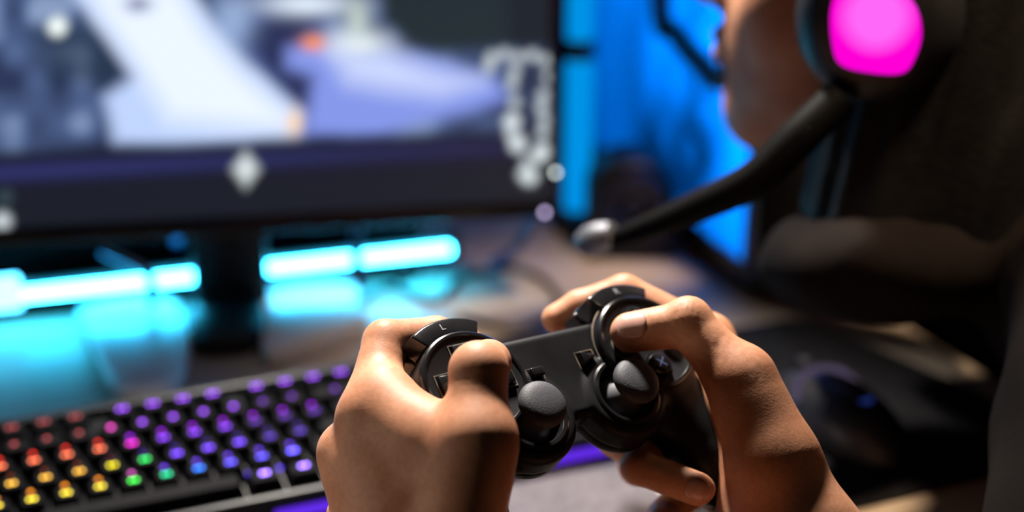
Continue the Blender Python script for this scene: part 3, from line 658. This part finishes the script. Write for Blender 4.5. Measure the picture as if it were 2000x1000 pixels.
def CC(x, y, z): return cw([x, y, z])[0]                                # camera-space metres
def l2w(p): return np.asarray(p) / 1000 @ CTRL[:3, :3].T + CTRL[:3, 3]
fdir = rt * -.95 + fw * .31; fdir /= np.linalg.norm(fdir); ldir = np.cross([0, 0, 1.], fdir)
EAR = PW(1704, 24, .80); HC = EAR - ldir * .096
tp = math.radians(-3); hf = fdir * math.cos(tp) + np.array([0, 0, -math.sin(tp)]); hu = fdir * math.sin(tp) + np.array([0, 0, math.cos(tp)]); HR = np.stack([hf, ldir, hu], 1)
NB = HC - fdir * .085 + np.array([0, 0, -.128])                          # base of the neck
LS = PW(2215, 590, .745); RS = PW(2200, 500, 1.0); T0 = PW(1975, 400, .88); T1 = PW(2340, 630, .87); T2 = PW(2900, 1000, .85); CB = PW(1720, 515, .87)
PEL = T2 - fdir * .05 + np.array([0, 0, -.10])
LE = CC(.235, -.26, -.575); RE = CC(.325, -.285, -.69); LW = l2w(LWR); RW = l2w(RWR + (L(1690, 1150, 645) - RWR) * .9)
per = empty('person', (PEL[0], PEL[1], 0)); tag(per, 'person in a dark shirt wearing a headset, thumbs on the game controller', 'person'); PB = np.array([PEL[0], PEL[1], 0])
parts = []
for fn, lo, hi in ((left_fn, (-135, -128, -95), (-20, 75, 42)), (right_fn, (15, -150, -88), (135, 66, 55))):
    V, F = nets(fn, lo, hi, 1.15); parts.append((l2w(V), F))
def head_fn(p):
    q = (p - HC * 1000) @ HR; s = q.copy(); s[:, 1] = np.abs(s[:, 1])
    d = ellip(q, (-6, 0, 45), (98, 76, 84)); d = smin(d, ellip(q, (30, 0, -30), (68, 60, 84)), 22); d = smin(d, ball(q, (66, 0, -92), 25), 22)
    d = smin(d, ellip(s, (46, 42, -14), (34, 22, 30)), 18)
    d = smax(d, -ball(s, (102, 33, 20), 15), 10); d = smin(d, ball(s, (82, 33, 19), 12.5), 1.5)
    d = smin(d, capsule(s, (88, 14, 36), (76, 48, 36), 8, 6), 8)
    d = smin(d, capsule(q, (93, 0, 24), (109, 0, -14), 7, 11), 8); d = smin(d, ball(s, (98, 10, -18), 8), 5)
    d = smin(d, capsule(s, (98, 0, -44), (90, 20, -48), 6.5, 3), 4); d = smin(d, capsule(s, (96, 0, -56), (88, 18, -52), 7.5, 3), 4); d = d + 1.5 * np.exp(-(capsule(s, (104, 0, -50), (92, 22, -50), 0, 0) / 2.2) ** 2)
    d = smin(d, ellip(s, (-8, 78, 0), (20, 9, 32)), 5)
    nb = (NB - HC) @ HR * 1000; d = smin(d, capsule(q, (-14, 0, -40), nb, 50, 50), 18)
    return d
c = HC * 1000; V, F = nets(head_fn, c - 175 + np.array([0, 0, -55]), c + 175 + np.array([0, 0, -20]), 4.0); parts.append((V / 1000, F))
def arms_fn(p):
    e1, e2 = LE * 1000, RE * 1000; d = capsule(p, LW * 1000, e1, 23, 37); d = smin(d, capsule(p, e1, LS * 1000, 38, 44), 12)
    a = smin(capsule(p, RW * 1000, e2, 23, 37), capsule(p, e2, RS * 1000, 38, 44), 12); return np.minimum(d, a)
allp = np.array([LE, RE, LS, RS, LW, RW]) * 1000; V, F = nets(arms_fn, allp.min(0) - 60, allp.max(0) + 60, 5.0); parts.append((V / 1000, F))
vs, fs, n0 = [], [], 0
for V, F in parts: vs.append(V - PB); fs.append(F + n0); n0 += len(V)
body = obj('body', mesh_of('body', np.vstack(vs), np.vstack(fs)), M_skin, per)
for fn, nl in ((left_fn, LNAILS), (right_fn, RNAILS)):
    for fr in nl:
        v, f = make_nail(fn, fr, 'n', M_nail, per); obj('fingernail', mesh_of('fingernail', l2w(v) - PB, f), M_nail, per)
def shirt_fn(p):
    nb, ls, rs, t0, t1, t2, pe = [a * 1000 for a in (NB, LS, RS, T0, T1, T2, PEL)]
    d = capsule(p, ls, rs, 56, 56); d = smin(d, capsule(p, t0, t1, 62, 100), 40); d = smin(d, capsule(p, t1, t2, 100, 118), 40); d = smin(d, capsule(p, t2, pe, 118, 132), 30)
    d = smin(d, ellip(p, CB * 1000, (74, 38, 80), np.stack([unit(CAM[:3, 0]), unit(CAM[:3, 1]), unit(CAM[:3, 2])], 1)), 26)
    d = smin(d, capsule(p, ls, LE * 1000 * .62 + ls * .38, 62, 60), 25); d = smin(d, capsule(p, rs, RE * 1000 * .62 + rs * .38, 62, 58), 25)
    return d + 2.5 * np.sin(p[:, 0] * .05 + p[:, 2] * .07) * np.sin(p[:, 1] * .06 - p[:, 2] * .045)
sp_ = np.array([NB, LS, RS, T0, T1, CB, PEL, LE, RE]) * 1000; V, F = nets(shirt_fn, sp_.min(0) - 170, sp_.max(0) + 170, 8.0); obj('shirt', mesh_of('shirt', V / 1000 - PB, F), M_shirt, per)
def trou_fn(p):
    pe = PEL * 1000; d = ball(p, pe + (0, 0, -20), 150)
    for s in (-1, 1):
        hip = pe + ldir * 95 * s + (0, 0, -40); kn = hip + fdir * 400 + (0, 0, -20) - ldir * s * -40; kn[2] = 470; an = kn + fdir * 30; an[2] = 60
        d = smin(d, capsule(p, hip, kn, 92, 66), 30); d = smin(d, capsule(p, kn, an, 64, 45), 20); d = smin(d, capsule(p, an + (0, 0, -16), an + fdir * 150 + (0, 0, -24), 40, 34), 12)
    return smax(d, -p[:, 2] + 2, 2)
pe = PEL * 1000; V, F = nets(trou_fn, (pe[0] - 800, pe[1] - 350, -10), (pe[0] + 300, pe[1] + 700, pe[2] + 160), 14.0); obj('trousers', mesh_of('trousers', V / 1000 - PB, F), M_trou, per)
def hair_fn(p):
    q = (p - HC * 1000) @ HR; s = q.copy(); s[:, 1] = np.abs(s[:, 1])
    d = ellip(q, (-10, 0, 48), (108, 84, 94)); face = ellip(q, (95, 0, -20), (72, 82, 92)); d = smax(d, -face, 6); d = smax(d, -(q[:, 2] + 52 - .35 * np.maximum(q[:, 0], -40)), 8)
    d = smin(d, capsule(s, (-18, 70, 30), (-20, 80, -120), 26, 40), 14); d = smin(d, capsule(s, (-40, 60, 30), (-70, 60, -130), 40, 52), 20); d = smin(d, capsule(s, (8, 72, -10), (2, 74, -120), 14, 26), 12); d = smin(d, capsule(s, (-80, 0, 10), (-95, 0, -130), 40, 50), 25)
    return d + 2 * np.sin(q[:, 0] * .25 + 3 * np.sin(q[:, 1] * .09)) * .8
V, F = nets(hair_fn, c - 190 + np.array([0, 0, -10]), c + 190, 5.0); obj('hair', mesh_of('hair', V / 1000 - PB, F), M_hair, per)

# headset in head coordinates (x forward, y left, z up)
HM = np.eye(4); HM[:3, :3] = HR; HM[:3, 3] = HC
hs = empty('headset', mat=Matrix(HM.tolist())); tag(hs, 'black gaming headset with a pink glowing ear cup and boom microphone', 'headset')
arc = [(-.01, .098 * math.cos(t), .04 + .112 * math.sin(t)) for t in np.linspace(-.25, math.pi + .25, 15)]
hb = obj('headband', tube('headband', arc, .011, 12, 4), M_black, hs)
for s in (1, -1):
    me = lathe('ear_cup', [(0, .030), (.030, .029), (.040, .024), (.046, .012), (.046, -.004), (.040, -.010), (0, -.010)], 48, 50, 1, 1.1); me.transform(Matrix.Translation((-.004, s * .092, 0)) @ Matrix.Rotation(-s * math.pi / 2, 4, 'X'))
    ec = obj('ear_cup', me, M_black, hs)
    me = lathe('ear_cushion', [(.018, -.010), (.022, -.020), (.034, -.022), (.042, -.016), (.043, -.008)], 40, 60, 1, 1.1); me.transform(Matrix.Translation((-.004, s * .092, 0)) @ Matrix.Rotation(-s * math.pi / 2, 4, 'X'))
    obj('ear_cushion', me, mat('ear_cushion_leather', (.01, .01, .01), .55, noise=.2), ec)
    # glowing emblem: rounded disc with a notched lower edge, brightest in the middle
    ctl = 0.94 * np.array([(-.019, .028), (.000, .030), (.017, .027), (.0235, .014), (.0265, -.004), (.0235, -.019), (.014, -.0215), (.007, -.0200), (-.002, -.0225), (-.013, -.019), (-.022, -.010), (-.0265, .004), (-.025, .018)])
    N_ = len(ctl); out_ = []
    for i in range(N_):
        p0, p1, p2, p3 = [ctl[(i + k) % N_] for k in (-1, 0, 1, 2)]
        for t in np.arange(0, 1, .25): out_.append(.5 * (2 * p1 + (p2 - p0) * t + (2 * p0 - 5 * p1 + 4 * p2 - p3) * t * t + (3 * p1 - p0 - 3 * p2 + p3) * t ** 3))
    me = prism('glow_emblem', out_, .0285, .0305, 0)
    if s == 1:
        M_pink = bpy.data.materials.new('pink_glow'); M_pink.use_nodes = True; nt = M_pink.node_tree; nt.nodes.remove(nt.nodes['Principled BSDF'])
        e = nt.nodes.new('ShaderNodeEmission'); tc = nt.nodes.new('ShaderNodeTexCoord'); mp_ = nt.nodes.new('ShaderNodeMapping'); mp_.inputs['Location'].default_value = (.004 / .026, 0, -.003 / .026); mp_.inputs['Scale'].default_value = (1 / .026,) * 3
        sxyz = nt.nodes.new('ShaderNodeSeparateXYZ'); cmb = nt.nodes.new('ShaderNodeCombineXYZ'); gr = nt.nodes.new('ShaderNodeTexGradient'); gr.gradient_type = 'SPHERICAL'; rp = nt.nodes.new('ShaderNodeValToRGB')
        rp.color_ramp.elements[0].position = .12; rp.color_ramp.elements[0].color = (*srgb(255, 0, 215), 1); rp.color_ramp.elements[1].position = .55; rp.color_ramp.elements[1].color = (*srgb(255, 105, 250), 1)
        nt.links.new(tc.outputs['Object'], mp_.inputs[0]); nt.links.new(mp_.outputs[0], sxyz.inputs[0]); nt.links.new(sxyz.outputs['X'], cmb.inputs['X']); nt.links.new(sxyz.outputs['Z'], cmb.inputs['Z'])
        nt.links.new(cmb.outputs[0], gr.inputs[0]); nt.links.new(gr.outputs['Color'], rp.inputs[0]); nt.links.new(rp.outputs[0], e.inputs[0]); nt.links.new(e.outputs[0], nt.nodes['Material Output'].inputs[0]); e.inputs[1].default_value = 1.0
    me.transform(Matrix.Translation((-.004, s * .092, 0)) @ Matrix.Rotation(-s * math.pi / 2, 4, 'X')); obj('glow_emblem', me, M_pink, ec)
hinv = np.linalg.inv(HM)
def hl(w): return (np.append(w, 1) @ hinv.T)[:3]
bp_ = [hl(PW(*q)) for q in ((1640, 190, .80), (1560, 268, .80), (1470, 352, .81), (1360, 405, .83), (1260, 446, .85), (1196, 468, .865))]
M_boom = mat('boom_matt_black', (.002, .002, .002), .6, spec=.05, noise=.2)
bm_ = obj('boom_arm', tube('boom_arm', bp_, [.011, .0115, .011, .0095, .0075, .006], 12, 6), M_boom, hs)
mc = hl(PW(1166, 466, .87)); me = lathe('microphone', [(0, -.014), (.007, -.0125), (.0095, -.004), (.0098, .005), (.007, .012), (0, .0135)], 24)
dv = Vector((bp_[-1] - bp_[-2]).tolist()).to_track_quat('Z', 'Y').to_matrix().to_4x4(); me.transform(Matrix.Translation(Vector(mc.tolist())) @ dv)
obj('microphone', me, mat('microphone_grille', (.16, .17, .19), .35, metal=.6, noise=.3, nscale=400, bump=.4, bscale=1500), bm_)
# ------------------------------------------------------------------ keyboard
U1 = .01905
kp = rt * (-.2145) + fw * .7768; KT = math.radians(6.8)
KM = Matrix.Translation((kp[0], kp[1], CAM_Z - .4175)) @ Matrix.Rotation(KT, 4, 'X')
kb = empty('keyboard', mat=KM); tag(kb, 'black mechanical keyboard with rainbow backlit keys beside the left hand', 'keyboard')
M_case = mat('keyboard_case', (.010, .011, .013), .4, spec=.25, noise=.2, nscale=40); M_key = mat('keycap_black', (.005, .005, .006), .7, spec=.06, noise=.2, nscale=60, bump=.1, bscale=900)
X0, X1, Y0, Y1 = (-.25 - 8) * U1, (22.75 - 8) * U1, -(5.5 - 2 + .30) * U1, (2.5 + .45) * U1
obj('case', box('case', (X0, Y0, -.026), (X1, Y1, -.0105), .004, 3), M_case, kb)
for nm, lo, hi in (('case_edge', (X0, Y1 - .006, -.012), (X1, Y1, -.004)), ('case_edge', (X0, Y0, -.012), (X1, Y0 + .0045, -.006))):
    obj(nm, box(nm, lo, hi, .0015), M_case, kb)
for x in (X0 + .05, X1 - .07): obj('riser_foot', box('riser_foot', (x, Y1 - .03, -.0438), (x + .02, Y1 - .012, -.024), .002), M_black, kb)
def glow_obj_mat(name, s):
    m = bpy.data.materials.new(name); m.use_nodes = True; nt = m.node_tree; nt.nodes.remove(nt.nodes['Principled BSDF'])
    e = nt.nodes.new('ShaderNodeEmission'); oi = nt.nodes.new('ShaderNodeObjectInfo'); nt.links.new(oi.outputs['Color'], e.inputs[0]); e.inputs[1].default_value = s
    nt.links.new(e.outputs[0], nt.nodes['Material Output'].inputs[0]); return m
M_leg = glow_obj_mat('key_legend_glow', 6.5); M_frt = glow_obj_mat('key_front_glow', 4.0)
strip = obj('underglow_strip', box('underglow_strip', (2.7 * U1, Y0 - .0022, -.023), (X1 - .004, Y0 + .001, -.016), .0008), emit_mat('underglow_purple', srgb(100, 45, 235), 1.0), kb)
obj('underglow_strip', box('underglow_strip', (X1 - .001, Y0 + .004, -.023), (X1 + .0022, Y1 - .004, -.016), .0008), strip.data.materials[0], kb)
def key_mesh(wu):
    w_ = wu * U1 / 2 - .0006; bm = bmesh.new(); lv = []
    for z, i in ((-.0100, 0), (-.0085, .0002), (-.0012, .0030), (0, .0042)):
        lv.append([bm.verts.new((sx * (w_ - i), sy * (U1 / 2 - .0006 - i * .9) + i * .15, z)) for sx, sy in ((-1, -1), (1, -1), (1, 1), (-1, 1))])
    for a, b in zip(lv, lv[1:]):
        for k in range(4): bm.faces.new((a[k], a[(k + 1) % 4], b[(k + 1) % 4], b[k]))
    bm.faces.new(lv[0][::-1]); bm.faces.new(lv[-1]); return bm_mesh(bm, 'keycap', auto=25)
def dots_mesh(name, cs, r, up):
    v = []; f = []
    for cx, cy in cs:
        b0 = len(v); v += [(cx + r * math.cos(t), cy + r * math.sin(t), 0) for t in np.linspace(0, 2 * math.pi, 11)[:-1]]; v += [(a, b, .0003) for a, b, c in v[b0:b0 + 10]]
        f.append([b0 + 10 + k for k in range(10)]); f += [(b0 + k, b0 + (k + 1) % 10, b0 + 10 + (k + 1) % 10, b0 + 10 + k) for k in range(10)]
    me = mesh_of(name, v, f, False)
    if up == 'front': me.transform(Matrix.Rotation(math.radians(66), 4, 'X'))
    return me
D1 = dots_mesh('legend', [(0, 0)], .0015, 'top'); D2 = dots_mesh('legend', [(-.0014, 0), (.0014, 0)], .0012, 'top'); D3 = dots_mesh('legend', [(-.0017, 0), (.0017, 0)], .0013, 'top'); DF = dots_mesh('front_glow', [(0, 0)], .0013, 'front'); DR = dots_mesh('rear_legend', [(0, 0)], .0013, 'top')
KMESH = {}
red = (165, 75, 65); 
def hue(row, x):
    if row in (0, 1): return (150, 62, 66) if x < 6.2 else ((205, 60, 170) if row == 1 and x < 7 else (140, 66, 225))
    if row == 2: return (225, 105, 70) if x < 6.6 else ((215, 30, 190) if x < 7.4 else (120, 50, 220))
    if row == 3: return (215, 160, 55) if x < 5.8 else ((205, 190, 20) if x < 6.8 else ((40, 205, 90) if x < 7.8 else (115, 65, 245)))
    if row == 4: return (215, 190, 50) if x < 6.2 else ((60, 220, 70) if x < 7.2 else ((20, 190, 130) if x < 8.2 else ((40, 120, 250) if x < 9.4 else (95, 80, 250))))
    return (150, 110, 255)
def fhue(row, x):
    if row == 1: return ((235, 45, 30) if x < 6.2 else (160, 20, 235), 1.0)
    if row == 2: return ((150, 70, 40) if x < 6.2 else ((120, 30, 60) if x < 7 else (80, 30, 190)), .4)
    if row == 3: return ((240, 140, 30) if x < 6 else ((215, 90, 190) if x < 7 else (110, 60, 240)), 1.0)
    return ((190, 170, 20) if x < 6 else ((60, 190, 20) if x < 8 else ((20, 100, 220) if x < 9 else (90, 60, 230))), .8)
rows = {0: [(0, 1)] + [(x, 1) for x in (2, 3, 4, 5, 6.5, 7.5, 8.5, 9.5, 11, 12, 13, 14)], 1: [(i, 1) for i in range(13)] + [(13, 2)], 2: [(0, 1.5)] + [(1.5 + i, 1) for i in range(12)] + [(13.5, 1.5)],
        3: [(0, 1.75)] + [(1.75 + i, 1) for i in range(11)] + [(12.75, 2.25)], 4: [(0, 2.25)] + [(2.25 + i, 1) for i in range(10)] + [(12.25, 2.75)], 5: [(0, 1.25), (1.25, 1.25), (2.5, 1.25), (3.75, 6.25), (10, 1.25), (11.25, 1.25), (12.5, 1.25), (13.75, 1.25)]}
for r_, xs in ((0, (15.25, 16.25, 17.25)), (1, (15.25, 16.25, 17.25)), (2, (15.25, 16.25, 17.25)), (4, (16.25,)), (5, (15.25, 16.25, 17.25))): rows[r_] += [(x, 1) for x in xs]
for r_ in (1, 2, 3, 4): rows[r_] += [(18.5, 1), (19.5, 1), (20.5, 1), (21.5, 1)]
rows[5] += [(18.5, 2), (20.5, 1), (21.5, 1)]
for r_, keys in rows.items():
    for x, wu in keys:
        if wu not in KMESH: KMESH[wu] = key_mesh(wu)
        cx = x + wu / 2
        k = obj('keycap', KMESH[wu], M_key, kb, ((cx - 8) * U1, -(r_ - 2) * U1, 0)); 
        if wu > 6: continue
        dm = D3 if r_ == 0 else (D1 if r_ in (1,) else D2)
        lg = obj('legend', dm, M_leg, k, (0, .0012, .0001)); c = srgb(*hue(r_, cx)); g = 1.0 if not (cx > 10.8 and r_ in (1, 2, 3)) else .35
        if r_ in (0, 1) and cx < 6.2: g *= .6
        if r_ == 5 or (r_ == 4 and cx > 11): g = 1.8
        lg.color = (*[a * g for a in c], 1)
        if r_ in (2, 3, 4):
            lg.location.y = -.0008
            fl = obj('rear_legend', DR, M_frt, k, (0, .0072, -.0004)); c, g = fhue(r_ - 1, cx); fl.color = (*[a * g for a in srgb(*c)], 1)
        if r_ == 4 and wu == 1:
            fl = obj('front_glow', DF, M_frt, k, (.0088, -.0085, -.0052)); c, g = fhue(4, cx); fl.color = (*[a * g for a in srgb(*c)], 1)
for me in (D1, D2, D3): me.materials.clear(); me.materials.append(M_leg)

# ------------------------------------------------------------------ grey desk mat in front of the keyboard
M_gm = mat('grey_fabric_mat', (.085, .080, .092), .85, spec=.2, noise=.25, nscale=200, bump=.3, bscale=1800)
fy = (KM @ Vector((0, Y0, -.026)))[1]
tag(obj('desk_mat', box('desk_mat', (-.62, -.155, .0002), (.325, 0, .0032), .001), M_gm, loc=(.05, fy - .004, DESK_Z)), 'grey fabric desk mat lying in front of the keyboard under the hands', 'desk mat')
# ------------------------------------------------------------------ mouse mat and mouse
M_mat = mat('black_cloth_mat', (.008, .0075, .009), .8, spec=.15, noise=.3, nscale=60, bump=.3, bscale=1500)
mp = [desk(u, v, .003) for u, v in ((1330, 672), (1430, 640), (1540, 622), (1592, 628), (1640, 648), (1760, 700), (1880, 752), (1945, 786), (1985, 830), (2010, 905), (1960, 922), (1720, 978), (1500, 1030), (1335, 1030), (1318, 800))]
c = np.mean(mp, 0); c[2] = DESK_Z
tag(obj('mouse_mat', prism('mouse_mat', [(p - c)[:2] for p in mp][::-1], 0.0002, .0035, .001), M_mat, loc=c), 'black cloth mouse mat with a slanted corner on the desk right of the hands', 'mouse mat')
m0 = desk(1632, 845, .004); ms = empty('mouse', (m0[0], m0[1], DESK_Z + .0035), (0, 0, math.radians(8))); tag(ms, 'black computer mouse with an added lilac highlight resting on the mat', 'mouse')
def mouse_fn(p):
    d = ellip(p, (0, 0, 6), (31, 60, 33)); d = smax(d, -p[:, 2] + .5, 3); d = smax(d, np.abs(p[:, 0]) - 30, 6)
    return d + .8 * np.exp(-(p[:, 0] / .8) ** 2) * (p[:, 1] > 8)
V, F = nets(mouse_fn, (-38, -66, -4), (38, 66, 44), 1.8); obj('mouse_body', mesh_of('mouse_body', V / 1000, F), mat('mouse_satin_black', (.012, .011, .013), .38, noise=.2, nscale=60), ms)
me = lathe('scroll_wheel', [(0, -.004), (.010, -.004), (.011, 0), (.010, .004), (0, .004)], 24); me.transform(Matrix.Translation((0, .034, .031)) @ Matrix.Rotation(math.pi / 2, 4, 'Y')); obj('scroll_wheel', me, M_black, ms)
M_mg = emit_mat('mouse_lilac_highlight', srgb(185, 165, 215), .16)  # faint emission imitates the grey-lilac highlight on the mouse
obj('highlight_strip', tube('highlight_strip', [(-.026, .012, .026), (-.018, .020, .0335), (0, .024, .0372), (.018, .020, .0335), (.026, .012, .026)], .0028, 8), M_mg, ms)
obj('top_glow', lathe('top_glow', [(0, .0395), (.006, .0388), (.007, .037), (0, .037)], 20), emit_mat('mouse_top_glow', srgb(60, 90, 200), .25), ms).location = (0, -.022, -.003)  # added glow spot that brightens the top of the mouse
